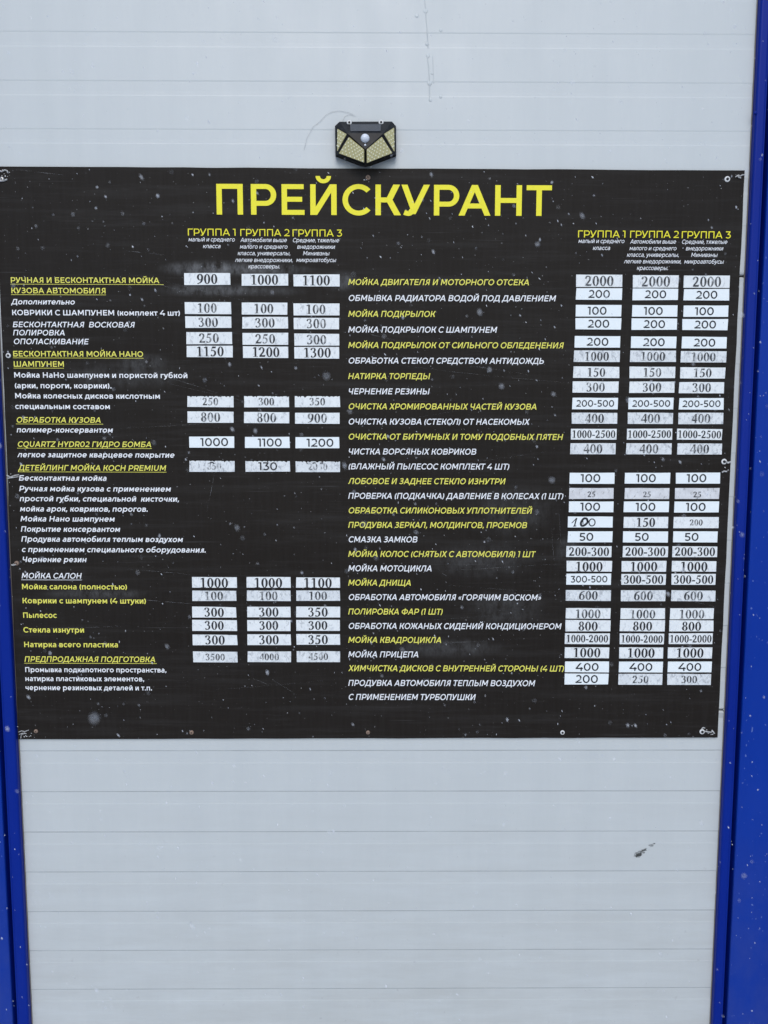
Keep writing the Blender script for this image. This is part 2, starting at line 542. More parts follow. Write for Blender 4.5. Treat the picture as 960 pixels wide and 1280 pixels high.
def cap(ch, t, H, ws):
    """upright letter forms, H tall; returns (ink width, left gap, right gap, strokes)"""
    h = t * 0.9
    S, O, N = 92 * ws, 42 * ws, 12 * ws       # side gaps: stem, round, open
    mid = H * 0.5

    def st(x, y0=0, y1=H):
        return R(x, y0, x + t, y1)
    if ch == 'А':
        W = 736 * ws
        wd = t * 1.1
        return W, N, N, [D(0, 0, (W - wd) / 2, H, wd), D(W - wd, 0, (W - wd) / 2, H, wd), R(W * .2, H * .235, W * .8, H * .235 + h)]
    if ch == 'Б':
        W = 585 * ws
        return W, S, O, [st(0), R(t, H - h, W * .92, H)] + bowl(t, W, 0, H * .605, t, h)
    if ch == 'В':
        W = 600 * ws
        return W, S, O, [st(0)] + bowl(t, W, 0, mid + h * .55, t, h) + bowl(t, W * .93, mid - h * .45, H, t, h)
    if ch == 'Г':
        W = 490 * ws
        return W, S, N, [st(0), R(t, H - h, W, H)]
    if ch in 'ДЦЩ':
        dd = 150 * (H / C) ** .5
        if ch == 'Д':
            W = 790 * ws
            return W, N, N, [R(0, 0, W, h), R(0, -dd, t * .9, 0), R(W - t * .9, -dd, W, 0), st(W - 100 * ws - t, h),
                             R(205 * ws, H - h, W - 100 * ws - t, H), path([(120 * ws, h), (185 * ws, H * .35), (205 * ws + t * .45, H - h * .5)], t)]
        if ch == 'Ц':
            W = 608 * ws
            return W + t * .75, S, N, [st(0), st(W - t), R(t, 0, W - t, h), R(W, 0, W + t * .75, h), R(W - t * .2, -dd, W + t * .75, 0)]
        W = 930 * ws
        return W + t * .75, S, N, [st(0), st(W / 2 - t / 2), st(W - t), R(t, 0, W - t, h), R(W, 0, W + t * .75, h), R(W - t * .2, -dd, W + t * .75, 0)]
    if ch == 'Е':
        W = 525 * ws
        return W, S, O, [st(0), R(t, 0, W, h), R(t, mid - h * .45, W * .90, mid + h * .55), R(t, H - h, W * .97, H)]
    if ch in 'ЖК':
        if ch == 'К':
            W = 590 * ws
            wd = t * 1.25
            return W, S, 4, [st(0), R(t, mid - h / 2, W * .46, mid + h / 2), D(W * .36, mid - h * .4, W * .96 - wd, H, wd), D(W - wd, 0, W * .36, mid + h * .4, wd)]
        W = 960 * ws
        wd = t * 1.2
        c_ = W / 2
        return W, 4, 4, [st(c_ - t / 2), R(c_ - 150 * ws, mid - h / 2, c_ + 150 * ws, mid + h / 2),
                         D(c_ + 85 * ws, mid - h * .4, W * .97 - wd, H, wd), D(W - wd, 0, c_ + 85 * ws, mid + h * .4, wd),
                         D(c_ - 85 * ws - wd, mid - h * .4, W * .03, H, wd), D(0, 0, c_ - 85 * ws - wd, mid + h * .4, wd)]
    if ch in 'ЗЭ':
        if ch == 'З':
            W = 545 * ws
            ru, rl = H * .262, H * .288
            return W, 22, O, [arc(W * .47, H - ru, W * .47, ru, -90, 148, t, h), arc(W * .47, rl, W * .53, rl, -150, 90, t, h),
                              R(W * .28, mid - h * .35, W * .5, mid + h * .6)]
        W = 640 * ws
        return W, 22, O, [arc(W - 360 * ws, mid, 360 * ws, H * .514, -140, 140, t, h), R(W * .25, mid - h / 2, W - t * .7, mid + h / 2)]
    if ch in 'ИЙ':
        W = 608 * ws
        wd = t * 1.2
        r = [st(0), st(W - t), D(t * .05, 0, W - wd - t * .05, H, wd)]
        if ch == 'Й':
            r.append(arc(W / 2, H + 188 * (H / C) ** .5, 178 * ws, 165 * (H / C) ** .5, 180, 360, t * .8, t * .72))
        return W, S, S, r
    if ch == 'Л':
        W = 660 * ws
        return W, 8, S, [st(W - t), R(185 * ws, H - h, W - t, H), path([(0, h * .5), (62 * ws, h * .62), (125 * ws, H * .2), (160 * ws, H * .5), (185 * ws + t * .4, H - h * .5)], t)]
    if ch == 'М':
        W = 745 * ws
        wd = t * 1.15
        return W, S, S, [st(0), st(W - t), D(W / 2 - wd / 2, H * .22, 0, H, wd), D(W / 2 - wd / 2, H * .22, W - wd, H, wd)]
    if ch == 'Н':
        W = 617 * ws
        return W, S, S, [st(0), st(W - t), R(t, mid - h / 2, W - t, mid + h / 2)]
    if ch == 'О':
        W = 745 * ws
        return W, O, O, [arc(W / 2, mid, W / 2, H * .514, 0, 360, t, h, 30)]
    if ch == 'П':
        W = 608 * ws
        return W, S, S, [st(0), st(W - t), R(t, H - h, W - t, H)]
    if ch == 'Р':
        W = 585 * ws
        return W, S, 30 * ws, [st(0)] + bowl(t, W, H * .29, H, t, h)
    if ch == 'С':
        W = 650 * ws
        return W, O, 18 * ws, [arc(370 * ws, mid, 370 * ws, H * .514, 42, 318, t, h, 24)]
    if ch == 'Т':
        W = 585 * ws
        return W, 14 * ws, 14 * ws, [R(0, H - h, W, H), st(W / 2 - t / 2, 0, H - h)]
    if ch == 'У':
        W = 655 * ws
        wd = t * 1.12
        return W, 4, 4, [D(W * .40 - wd * .35, H * .19, 0, H, wd), D(W * .29, H * .04, W - wd, H, wd),
                         path([(W * .10, h * .62), (W * .20, h * .42), (W * .30, H * .07), (W * .38, H * .17)], t * 1.0)]
    if ch == 'Ф':
        W = 830 * ws
        return W, O, O, [arc(W / 2, mid, W / 2, H * .40, 0, 360, t, h, 26), st(W / 2 - t / 2, -H * .03, H * 1.03)]
    if ch == 'Х':
        W = 655 * ws
        wd = t * 1.22
        return W, 8, 8, [D(0, 0, W - wd - 15, H, wd), D(W - wd, 0, 15, H, wd)]
    if ch == 'Ч':
        W = 560 * ws
        return W, 75 * ws, S, [st(W - t), R(0, H * .62, t, H), arc(W * .40, H * .62, W * .40, H * .30, 180, 270, t, h), R(W * .40, H * .32, W - t, H * .32 + h)]
    if ch == 'Ш':
        W = 930 * ws
        return W, S, S, [st(0), st(W / 2 - t / 2), st(W - t), R(t, 0, W / 2 - t / 2, h), R(W / 2 + t / 2, 0, W - t, h)]
    if ch in 'ЬЫ':
        W = 560 * ws
        r = [st(0)] + bowl(t, W, 0, H * .62, t, h)
        if ch == 'Ь':
            return W, S, O, r
        return W + 190 * ws + t * .6, S, S, r + [st(W + 190 * ws - t * .4)]
    if ch == 'Ю':
        W = 960 * ws
        ox = W - 360 * ws
        return W, S, O, [st(0), R(t, mid - h / 2, ox - 335 * ws, mid + h / 2), arc(ox, mid, 360 * ws, H * .514, 0, 360, t, h, 26)]
    if ch == 'Я':
        W = 580 * ws
        b = bowl(0, W - t, H * .30, H, t, h)
        fl = [(k[0],) + tuple([(W - x, y) for x, y in pts] for pts in k[1:]) for k in b]
        wd = t * 1.2
        return W, 20 * ws, S, [st(W - t), D(0, 0, W * .38, H * .34, wd)] + fl
    if ch == 'Q':
        r = cap('О', t, H, ws)
        return r[0], O, O, r[3] + [path([(r[0] * .52, H * .03), (r[0] * .66, -H * .13), (r[0] * .82, -H * .15), (r[0] * .93, -H * .08)], t * .9)]
    if ch == 'U':
        W = 590 * ws
        return W, S, S, [R(0, H * .42, t, H), R(W - t, H * .42, W, H), arc(W / 2, H * .42, W / 2, H * .435, 180, 360, t, h, 16)]
    if ch == 'R':
        W = 590 * ws
        return W, S, 20, [st(0)] + bowl(t, W, H * .29, H, t, h) + [D(W - t * 1.2, 0, W * .52, H * .33, t * 1.2)]
    if ch == 'Z':
        W = 585 * ws
        return W, 35, 35, [R(0, 0, W, h), R(0, H - h, W, H), D(0, h * .9, W - t * 1.3, H - h * .9, t * 1.3)]
    if ch == 'Y':
        W = 640 * ws
        return W, 4, 4, [st(W / 2 - t / 2, 0, H * .4), D(W / 2 - t * .6, H * .34, 0, H, t * 1.15), D(W / 2 - t * .55, H * .34, W - t * 1.15, H, t * 1.15)]
    if ch == 'D':
        W = 660 * ws
        return W, S, O, [st(0)] + bowl(t, W, 0, H, t, h)
    if ch == 'I':
        return t, S, S, [st(0)]
    return None


LAT = {'C': 'С', 'A': 'А', 'T': 'Т', 'H': 'Н', 'K': 'К', 'O': 'О', 'P': 'Р', 'M': 'М', 'E': 'Е'}


def glyph(ch, t):
    h = t * .9
    ch = LAT.get(ch, ch)
    if ch == ' ':
        return 0, 130, 130, []
    if ch in '(),.-«»':
        if ch == '(':
            return 190, 60, 48, [arc(330, 300, 330, 470, 125, 235, t, h * 1.1)]
        if ch == ')':
            return 190, 48, 60, [arc(-140, 300, 330, 470, -55, 55, t, h * 1.1)]
        if ch == ',':
            return t * 1.15, 45, 45, [R(0, 0, t * 1.15, t * 1.15), D(0, -120, t * .35, 0, t * .55)]
        if ch == '.':
            return t * 1.15, 45, 45, [R(0, 0, t * 1.15, t * 1.15)]
        if ch == '-':
            return 270, 55, 55, [R(0, 215, 270, 215 + h)]
        s = 1 if ch == '«' else -1
        pr = []
        for o in (0, 170):
            for sg in (1, -1):
                a, b = (o, o + 120) if s == 1 else (o + 120, o)
                pr.append(D(a, 265, b, 265 + sg * 175, t * .85) if sg == 1 else D(b, 90, a, 265, t * .85))
        return 290 + t * .85, 40, 40, pr
    if ch.isdigit():
        H = C
        if ch == '0':
            return 610, 48, 48, [arc(305, 350, 305, 360, 0, 360, t, h, 28)]
        if ch == '1':
            return 262, 22, 92, [R(262 - t, 0, 262, H), R(0, H - h, 262 - t, H)]
        if ch == '2':
            return 560, 32, 36, [R(8, 0, 560, h), arc(270, H - 215, 262, 225, -38, 150, t, h), D(12, h * .7, 400 - t * .2, H - 385, t * 1.25)]
        if ch == '3':
            return 555, 22, 45, [R(45, H - h, 515, H), D(225, 395, 515 - t * 1.25, H - h * .8, t * 1.25), R(225, 395 - h * .6, 310, 395 + h * .4),
                                 arc(270, 216, 285, 226, -145, 90, t, h)]
        if ch == '4':
            return 645, 25, 25, [R(0, 165, 645, 165 + h), R(430, 0, 430 + t, 165), R(430, 165 + h, 430 + t, 330), D(0, 165 + h * .8, 345, H, t * 1.25)]
        if ch == '5':
            return 550, 30, 45, [R(80, H - h, 505, H), D(58, 330, 80, H - h, t), R(58, 330, 300, 330 + h), arc(270, 212, 280, 118 + 104, -145, 80, t, h)]
        if ch in '69':
            pr = [arc(310, 222, 290, 232, 0, 360, t, h, 26), arc(345, 350, 345, 360, 55, 200, t, h)]
            if ch == '9':
                pr = [(k[0],) + tuple([(600 - x, C - y) for x, y in pts] for pts in k[1:]) for k in pr]
            return 600, 45, 45, pr
        if ch == '8':
            return 590, 42, 42, [arc(295, 193, 295, 203, 0, 360, t, h, 26), arc(295, H - 178, 258, 188, 0, 360, t, h, 24)]
    r = cap(ch, t, C, 1.0)
    if r:
        return r
    if ch == 'а':
        W = 470
        return W, 32, 72, [R(W - t, 0, W, 330), arc(W - 215, 330, 215, 210, 0, 145, t, h), arc(200, 160, 200, 168, 90, 270, t, h, 12),
                           R(200, 328 - h, W - t, 328), R(200, -8, 290, h - 8), path([(290, h * .45), (W * .85, h * .8), (W - t * .8, 150)], t * .7)]
    if ch == 'б':
        return 560, 45, 42, [arc(280, 235, 280, 243, 0, 360, t, h, 24), path([(t / 2, 250), (t * .6, 480), (190, 650), (480, 715)], t)]
    if ch == 'е':
        return 560, 42, 42, [arc(280, X / 2, 280, X / 2 + 8, 0, 318, t, h, 22), R(t * .6, X / 2 - h * .6, 560 - t * .35, X / 2 + h * .3)]
    if ch == 'о':
        return 575, 42, 42, [arc(287, X / 2, 287, X / 2 + 8, 0, 360, t, h, 24)]
    if ch == 'с':
        return 480, 42, 15, [arc(280, X / 2, 280, X / 2 + 8, 45, 315, t, h, 20)]
    if ch == 'р':
        return 580, 78, 42, [R(0, DSC - 45, t, X), arc(293, X / 2, 287, X / 2 + 8, 0, 360, t, h, 24)]
    if ch == 'у':
        W = 540
        wd = t * 1.1
        return W, 0, 0, [D(W / 2 - wd / 2, 0, 0, X, wd), D(W * .30, -70, W - wd, X, wd), path([(25, -140), (90, -155), (150, -110), (W * .42, 10)], t)]
    if ch == 'л':
        return cap('Л', t, X, .80)
    r = cap(ch.upper(), t, X, .80 if ch not in 'жшщюмы' else .79)
    if r:
        return r
    raise ValueError(ch)


KERN = {'РА': -55, 'ГА': -60, 'ТА': -50, 'АТ': -40, 'УА': -50, 'АУ': -35, 'ГР': 0, 'КТ': -20, 'ТО': -20}


def serif_glyph(ch):
    t, th = 142, 42
    S = lambda pts, a=t, b=th: path(pts, a, b)
    disc = lambda x, y, r: ('p', [(x + r * math.cos(k * .5236), y + r * math.sin(k * .5236)) for k in range(12)])

    def ell(cx, cy, rx, ry, tt=t):
        return arc(cx, cy, rx, ry, 0, 360, tt, th, 28)
    if ch == '0':
        return 450, 25, 25, [ell(225, 333, 222, 346)]
    if ch == '1':
        return 360, 75, 65, [R(120, 20, 248, 676), R(15, 0, 355, 26), ('p', [(0, 570), (120, 585), (120, 676), (0, 610)])]
    if ch == '2':
        return 450, 25, 25, [S([(25, 480), (90, 610), (190, 655), (300, 590), (325, 480), (285, 350), (180, 210), (50, 70)], 125, 45),
                             ('p', [(5, 0), (410, 0), (450, 160), (425, 160), (395, 115), (90, 115), (5, 30)])]
    if ch == '3':
        return 400, 45, 55, [S([(25, 520), (80, 620), (180, 655), (275, 605), (290, 510), (250, 420), (150, 365)], 118, 40),
                             S([(150, 365), (285, 315), (335, 205), (285, 80), (180, 18), (90, 25), (40, 65)], 128, 40), disc(60, 75, 52)]
    if ch == '4':
        return 445, 25, 30, [R(265, 0, 385, 676), R(0, 150, 265, 250), R(385, 150, 445, 250), D(0, 225, 265, 676, 62)]
    if ch == '5':
        return 410, 40, 50, [('p', [(95, 560), (350, 560), (395, 676), (110, 676)]), D(35, 360, 95, 600, 42),
                             S([(40, 385), (180, 400), (290, 340), (330, 225), (280, 90), (170, 20), (85, 25), (35, 70)], 132, 50), disc(55, 72, 50)]
    if ch in '69':
        pr = [ell(225, 212, 222, 224), S([(72, 215), (90, 400), (200, 570), (420, 668)], 135, 34)]
        if ch == '9':
            pr = [(k[0],) + tuple([(450 - x, 676 - y) for x, y in pts] for pts in k[1:]) for k in pr]
        return 450, 25, 25, pr
    if ch == '8':
        return 430, 35, 35, [ell(215, 178, 215, 190), ell(215, 512, 182, 176, 112)]
    if ch == '-':
        return 255, 35, 40, [R(0, 185, 255, 285)]


def layout(text, t, serif=False):
    out, x, prev = [], 0, None
    for ch in text:
        wd, a, b, pr = serif_glyph(ch) if serif else glyph(ch, t)
        if prev is not None:
            x += a + KERN.get(prev + ch, 0)
        out.append((x, pr))
        x += wd + b
        last_b = b
        prev = ch
    return out, x - last_b


def letters(m, text, p0, ux, uz, t, shear=0.0, serif=False, y=-0.0054, xfit=None, mat=0):
    """add the strokes of one line to mesh m. p0: baseline start; ux, uz: world vectors for one unit across and up"""
    lay, wd = layout(text, t, serif)
    k = (xfit / (wd + 0)) if xfit else 1.0
    for gx, pr in lay:
        for i, s in enumerate(pr):
            yy = y - 0.00005 * (i % 9)

            def W(q):
                v = p0 + ux * ((gx + q[0]) * k + shear * q[1]) + uz * q[1]
                return (v.x, yy, v.z)
            if s[0] == 'p':
                m.face([W(q) for q in s[1]], mat)
            else:
                m.grid([[W(q) for q in s[1]], [W(q) for q in s[2]]], mat, False)
    return wd


SHEAR = 0.19


def text_line(name, text, x0, x1, yb, hcap, mat, t, it=False, ul=None, slope=0.0, parent=None):
    m = MB()
    a, b = P(x0, yb), P(x1, yb + slope * (x1 - x0))
    upv = (P(x0, yb - 10) - P(x0, yb + 10)) / 20 * hcap / 700       # one unit up
    L = (b - a).length
    d = (b - a) / L
    um = upv.length
    sh = SHEAR if it else 0.0
    width_units = L / um - (sh * 700 if it and text[-1] not in 'АЛДЬЯ,.' else sh * 250 if it else 0)
    letters(m, text, a, d * um, Vector((0, 0, um)), t, sh, xfit=width_units)
    if ul:
        x2, y2 = ul
        q0, q1 = P(x0 - 0.5, y2), P(x2, y2 + slope * (x2 - x0))
        hh = um * 26
        m.face([(q0.x, -.0053, q0.z - hh), (q1.x, -.0053, q1.z - hh), (q1.x, -.0053, q1.z + hh), (q0.x, -.0053, q0.z + hh)])
    return m.build(name, mat, parent)


# ------------------------------------------------------------------ the price board
BF = -0.005
c4 = [P(-6.6, 208, BF), P(931, 213, BF), P(897, 922, BF), P(23, 924, BF)]
ctr = (c4[0] + c4[1] + c4[2] + c4[3]) / 4
board = tag(empty('price_board', (ctr.x, -0.001, c4[3].z)), 'large black price board with yellow and white lettering screwed to the white wall', 'sign')
m = MB()
rnd = random.Random(11)
front = []
for i in range(4):
    a, b = c4[i], c4[(i + 1) % 4]
    for k in range(24):
        q = a.lerp(b, k / 24)
        j = .0005 if 0 < k else 0
        front.append(Vector((q.x + rnd.uniform(-j, j), BF, q.z + rnd.uniform(-j, j))))
front = front[::-1]
m.prism(front, [Vector((q.x, -0.0012, q.z)) for q in front])
m.build('panel', M_BOARD, board)

text_line('heading', 'ПРЕЙСКУРАНТ', 271, 689.2, 268.2, 38.2, M_YEL, 125, slope=.0043, parent=board)
for (tx, x0, x1, yb) in (('ГРУППА 1', 235, 294.5, 294.5), ('ГРУППА 2', 300.5, 362.0, 295), ('ГРУППА 3', 365.8, 427.5, 295.5),
                         ('ГРУППА 1', 722.5, 781.5, 296.8), ('ГРУППА 2', 787.5, 848.4, 297.2), ('ГРУППА 3', 852, 913.2, 297.8)):
    text_line('column_heading', tx, x0, x1, yb, 8.7, M_YEL, 98, slope=.004, parent=board)
for (tx, x0, x1, yb) in (
        ('малый и среднего', 235.8, 294.2, 301.8), ('класса', 253.8, 276.2, 310.2), ('Автомобили выше', 300.5, 359.2, 302.5), ('малого и среднего', 300, 360, 310.8),
        ('класса, универсалы,', 297.2, 363, 319), ('легкие внедорожники,', 293.8, 366, 327.5), ('крассоверы.', 310.5, 350, 335.5), ('Средние, тяжелые', 365.8, 424.5, 302.8),
        ('внедорожники', 371.5, 419.2, 311), ('Минивэны', 378.8, 412.2, 319.2), ('микроавтобусы', 370.5, 420.5, 327.5),
        ('малый и среднего', 723, 781, 303.8), ('класса', 741, 763, 312.5), ('Автомобили выше', 787.5, 845.5, 304.5), ('малого и среднего', 786.8, 846, 312.8),
        ('класса, универсалы,', 783.5, 848.5, 321), ('легкие внедорожники,', 779.8, 851.5, 329.2), ('крассоверы.', 796, 835, 337.5), ('Средние, тяжелые', 852, 909.5, 304.8),
        ('внедорожники', 857.2, 904.2, 313), ('Минивэны', 863.8, 897, 321.2), ('микроавтобусы', 855.2, 904.8, 329.5)):
    text_line('caption', tx, x0, x1, yb, 5.2, M_WHITE, 98, True, slope=.003, parent=board)

Y, V = M_YEL_SMALL, M_WHITE
LEFT = [  # text, x0, x1, baseline, colour, italic, underline end
    ('РУЧНАЯ И БЕСКОНТАКТНАЯ МОЙКА', 13.8, 199.3, 353.5, Y, 0, 204.5), ('КУЗОВА АВТОМОБИЛЯ', 14.5, 132, 366.6, Y, 0, 132.5),
    ('Дополнительно', 14.2, 94.5, 380.5, V, 1, 0), ('КОВРИКИ С ШАМПУНЕМ (комплект 4 шт)', 15.5, 225, 394, V, 0, 0),
    ('БЕСКОНТАКТНАЯ  ВОСКОВАЯ', 16.2, 168, 409, V, 1, 0), ('ПОЛИРОВКА', 16.5, 81.5, 419.2, V, 1, 0), ('ОПОЛАСКИВАНИЕ', 17, 111.5, 430.2, V, 1, 0),
    ('БЕСКОНТАКТНАЯ МОЙКА НАНО', 16.8, 179, 445.6, Y, 0, 179.5), ('ШАМПУНЕМ', 17.5, 80, 458.4, Y, 0, 80),
    ('Мойка НаНо шампунем и пористой губкой', 18, 234.3, 472, V, 0, 0), ('(арки, пороги, коврики).', 18.8, 139.5, 485.2, V, 0, 0),
    ('Мойка колесных дисков кислотным', 19.2, 200, 498, V, 0, 0), ('специальным составом', 19.2, 137.5, 511.2, V, 0, 0),
    ('ОБРАБОТКА КУЗОВА', 20.5, 126.5, 528.2, Y, 1, 129), ('полимер-консервантом', 21, 141.7, 540.5, V, 1, 0),
    ('CQUARTZ HYDR02 ГИДРО БОМБА', 22, 189.5, 558.5, Y, 1, 190), ('легкое защитное кварцевое покрытие', 22, 219, 571.5, V, 1, 0),
    ('ДЕТЕЙЛИНГ МОЙКА KOCH PREMIUM', 23, 208, 588, Y, 1, 208), ('Бесконтактная мойка', 23.8, 134, 600.7, V, 1, 0),
    ('Ручная мойка кузова с применением', 24.2, 214.2, 614, V, 1, 0), ('простой губки, специальной  кисточки,', 24.8, 224, 626.5, V, 1, 0),
    ('мойка арок, ковриков, порогов.', 25.2, 185, 639.2, V, 1, 0), ('Мойка Нано шампунем', 25.8, 144, 651.7, V, 1, 0),
    ('Покрытие консервантом', 26.2, 150.8, 664.5, V, 1, 0), ('Продувка автомобиля теплым воздухом', 26.8, 229.2, 677, V, 1, 0),
    ('с применением специального оборудования.', 27.2, 257.5, 690, V, 1, 0), ('Чернение резин', 28, 108.8, 702.5, V, 1, 0),
    ('МОЙКА САЛОН', 27.2, 102.5, 723, V, 1, 102.5), ('Мойка салона (полностью)', 27.8, 158.8, 736.5, Y, 0, 0),
    ('Коврики с шампунем (4 штуки)', 28.5, 182.5, 754, Y, 0, 0), ('Пылесос', 29.2, 71.2, 772.2, Y, 0, 0), ('Стекла изнутри', 29.5, 105.2, 790.5, Y, 0, 0),
    ('Натирка всего пластика', 30.5, 147.5, 808.8, Y, 0, 0), ('ПРЕДПРОДАЖНАЯ ПОДГОТОВКА', 30.8, 194.5, 827.2, Y, 1, 196),
    ('Промывка подкапотного пространства,', 31.8, 208, 840, V, 0, 0), ('натирка пластиковых элементов,', 32, 180.2, 851.2, V, 0, 0),
    ('чернение резиновых деталей и т.п.', 32.2, 190, 862.5, V, 0, 0)]
for (tx, x0, x1, yb, mt, it, ul) in LEFT:
    hc = 6.9 if tx.isupper() else (6.2 if yb > 830 else 6.7)
    text_line('text_line', tx, x0, x1, yb, hc, mt, 122 if tx.isupper() else 130, bool(it), (ul, yb + 1.7) if ul else None, .003, board)
RIGHT = [('МОЙКА ДВИГАТЕЛЯ И МОТОРНОГО ОТСЕКА', 661.6, 356.2), ('ОБМЫВКА РАДИАТОРА ВОДОЙ ПОД ДАВЛЕНИЕМ', 695, 376.2), ('МОЙКА ПОДКРЫЛОК', 545, 396),
         ('МОЙКА ПОДКРЫЛОК С ШАМПУНЕМ', 621.5, 415.6), ('МОЙКА ПОДКРЫЛОК ОТ СИЛЬНОГО ОБЛЕДЕНЕНИЯ', 703.8, 435), ('ОБРАБОТКА СТЕКОЛ СРЕДСТВОМ АНТИДОЖДЬ', 679.7, 454.4),
         ('НАТИРКА ТОРПЕДЫ', 537.8, 473.8), ('ЧЕРНЕНИЕ РЕЗИНЫ', 537.2, 492.8), ('ОЧИСТКА ХРОМИРОВАННЫХ ЧАСТЕЙ КУЗОВА', 671, 511.6),
         ('ОЧИСТКА КУЗОВА (СТЕКОЛ) ОТ НАСЕКОМЫХ', 662.5, 530.6), ('ОЧИСТКА ОТ БИТУМНЫХ И ТОМУ ПОДОБНЫХ ПЯТЕН', 703.8, 549.4), ('ЧИСТКА ВОРСЯНЫХ КОВРИКОВ', 596, 568),
         ('(ВЛАЖНЫЙ ПЫЛЕСОС КОМПЛЕКТ 4 ШТ)', 637.2, 586.6), ('ЛОБОВОЕ И ЗАДНЕЕ СТЕКЛО ИЗНУТРИ', 632, 605), ('ПРОВЕРКА (ПОДКАЧКА) ДАВЛЕНИЕ В КОЛЕСАХ (1 ШТ)', 704.7, 623.4),
         ('ОБРАБОТКА СИЛИКОНОВЫХ УПЛОТНИТЕЛЕЙ', 665.3, 641.6), ('ПРОДУВКА ЗЕРКАЛ, МОЛДИНГОВ, ПРОЕМОВ', 659.4, 659.7), ('СМАЗКА ЗАМКОВ', 522.5, 677.8),
         ('МОЙКА КОЛОС (СНЯТЫХ С АВТОМОБИЛЯ) 1 ШТ', 669.7, 696), ('МОЙКА МОТОЦИКЛА', 540, 714), ('МОЙКА ДНИЩА', 514, 731.9),
         ('ОБРАБОТКА АВТОМОБИЛЯ «ГОРЯЧИМ ВОСКОМ»', 677.2, 750), ('ПОЛИРОВКА ФАР (1 ШТ)', 554, 768), ('ОБРАБОТКА КОЖАНЫХ СИДЕНИЙ КОНДИЦИОНЕРОМ', 701.9, 786),
         ('МОЙКА КВАДРОЦИКЛА', 551.9, 803.4), ('МОЙКА ПРИЦЕПА', 523.4, 821.5), ('ХИМЧИСТКА ДИСКОВ С ВНУТРЕННЕЙ СТОРОНЫ (4 ШТ)', 705.6, 838.8),
         ('ПРОДУВКА АВТОМОБИЛЯ ТЕПЛЫМ ВОЗДУХОМ', 669, 857.2), ('С ПРИМЕНЕНИЕМ ТУРБОПУШКИ', 594.7, 874.7)]
YEL_ROWS = {0, 2, 4, 6, 8, 10, 13, 15, 16, 18, 20, 22, 24, 26}
for i, (tx, x1, yb) in enumerate(RIGHT):
    text_line('text_line', tx, 435.3, x1, yb, 7.4, Y if i in YEL_ROWS else V, 122, True, None, .002, board)


# scratches across the print
rnd = random.Random(5)
for (a, b, wd) in (((156, 314), (206, 319), .5), ((170, 348), (235, 366), .35), ((160, 345), (420, 402), .30), ((232, 410), (410, 428), .25), ((195, 468), (275, 492), .6), ((200, 478), (320, 503), .35),
                   ((150, 535), (330, 522), .3), ((160, 711), (245, 720), .5), ((140, 747), (250, 754), .4), ((20, 790), (160, 783), .3), ((100, 740), (140, 742), .4),
                   ((500, 455), (715, 478), .3), ((500, 445), (660, 470), .25), ((436, 410), (520, 432), .3), ((445, 643), (545, 642), .5), ((430, 640), (480, 644), .5),
                   ((530, 775), (620, 768), .25), ((552, 716), (562, 722), .6), ((545, 712), (700, 706), .25), ((340, 850), (372, 868), .35), ((310, 846), (350, 862), .3),
                   ((690, 660), (693, 706), .4), ((698, 640), (702, 690), .3), ((560, 730), (720, 741), .25), ((268, 590), (258, 640), .6), ((480, 805), (650, 798), .25),
                   ((460, 530), (640, 500), .18), ((520, 590), (700, 560), .18), ((270, 860), (420, 850), .2), ((820, 740), (900, 760), .3), ((20, 212), (80, 218), .5)):
    n = 10
    m = MB()
    pa, pb = [], []
    L = math.hypot(b[0] - a[0], b[1] - a[1])
    nx, ny = -(b[1] - a[1]) / L, (b[0] - a[0]) / L
    ph, am = rnd.uniform(0, 6), L * .012
    for k in range(n + 1):
        u = k / n
        off = am * math.sin(ph + 2.2 * u)
        ww = wd * (0.25 + math.sin(math.pi * min(max(u, .02), .98)) * .75) * .5
        cx, cy = a[0] + (b[0] - a[0]) * u + nx * off, a[1] + (b[1] - a[1]) * u + ny * off
        pa.append(P(cx + nx * ww, cy + ny * ww, -.00515))
        pb.append(P(cx - nx * ww, cy - ny * ww, -.00515))
    m.grid([pa, pb], 0, False)
    m.build('scratch', M_SCR, board)

# screws of the board
def screw(px, py, r, kind):
    q = P(px, py, BF)
    k = r / 570
    m = MB()
    if kind == 'washer':
        m.lathe(q, [(k, -.0003), (k, .0010), (k * .85, .0015), (k * .45, .0015)], 22, 0)
        m.lathe(q, [(k * .50, .0012), (k * .46, .0030), (k * .28, .0038)], 14, 1)
        return m.build('screw', [M_WASHER, M_BLACK], board)
    m.lathe(q, [(k, -.0003), (k * .95, .0012), (k * .6, .0024), (k * .3, .0026)], 18, 0)
    m.lathe(q, [(k * .32, .0024), (k * .30, .0030)], 6, 1)
    return m.build('screw', [M_RUST if kind == 'rust' else M_ZINC, M_BLACK], board)


for a in ((909, 224, 3.3, 'washer'), (460, 222, 3.0, 'rust'), (10.5, 444.5, 3.0, 'washer'), (45, 914, 2.6, 'rust'), (239.5, 915.5, 2.8, 'rust'), (460, 915.5, 2.6, 'rust'),
          (703, 915.5, 2.8, 'washer'), (877.5, 914.5, 3.3, 'washer'), (905, 577, 3.4, 'washer'), (21, 704, 3.0, 'rust'), (2.5, 224, 3.0, 'zinc')):
    screw(*a)


def wire(pts, r):
    m = MB()
    m.tube([P(a, b, -.0062 - .0008 * math.sin(i * 1.7)) for i, (a, b) in enumerate(pts)], r / 560, 7)
    m.build('wire_tie', M_CORE, board)


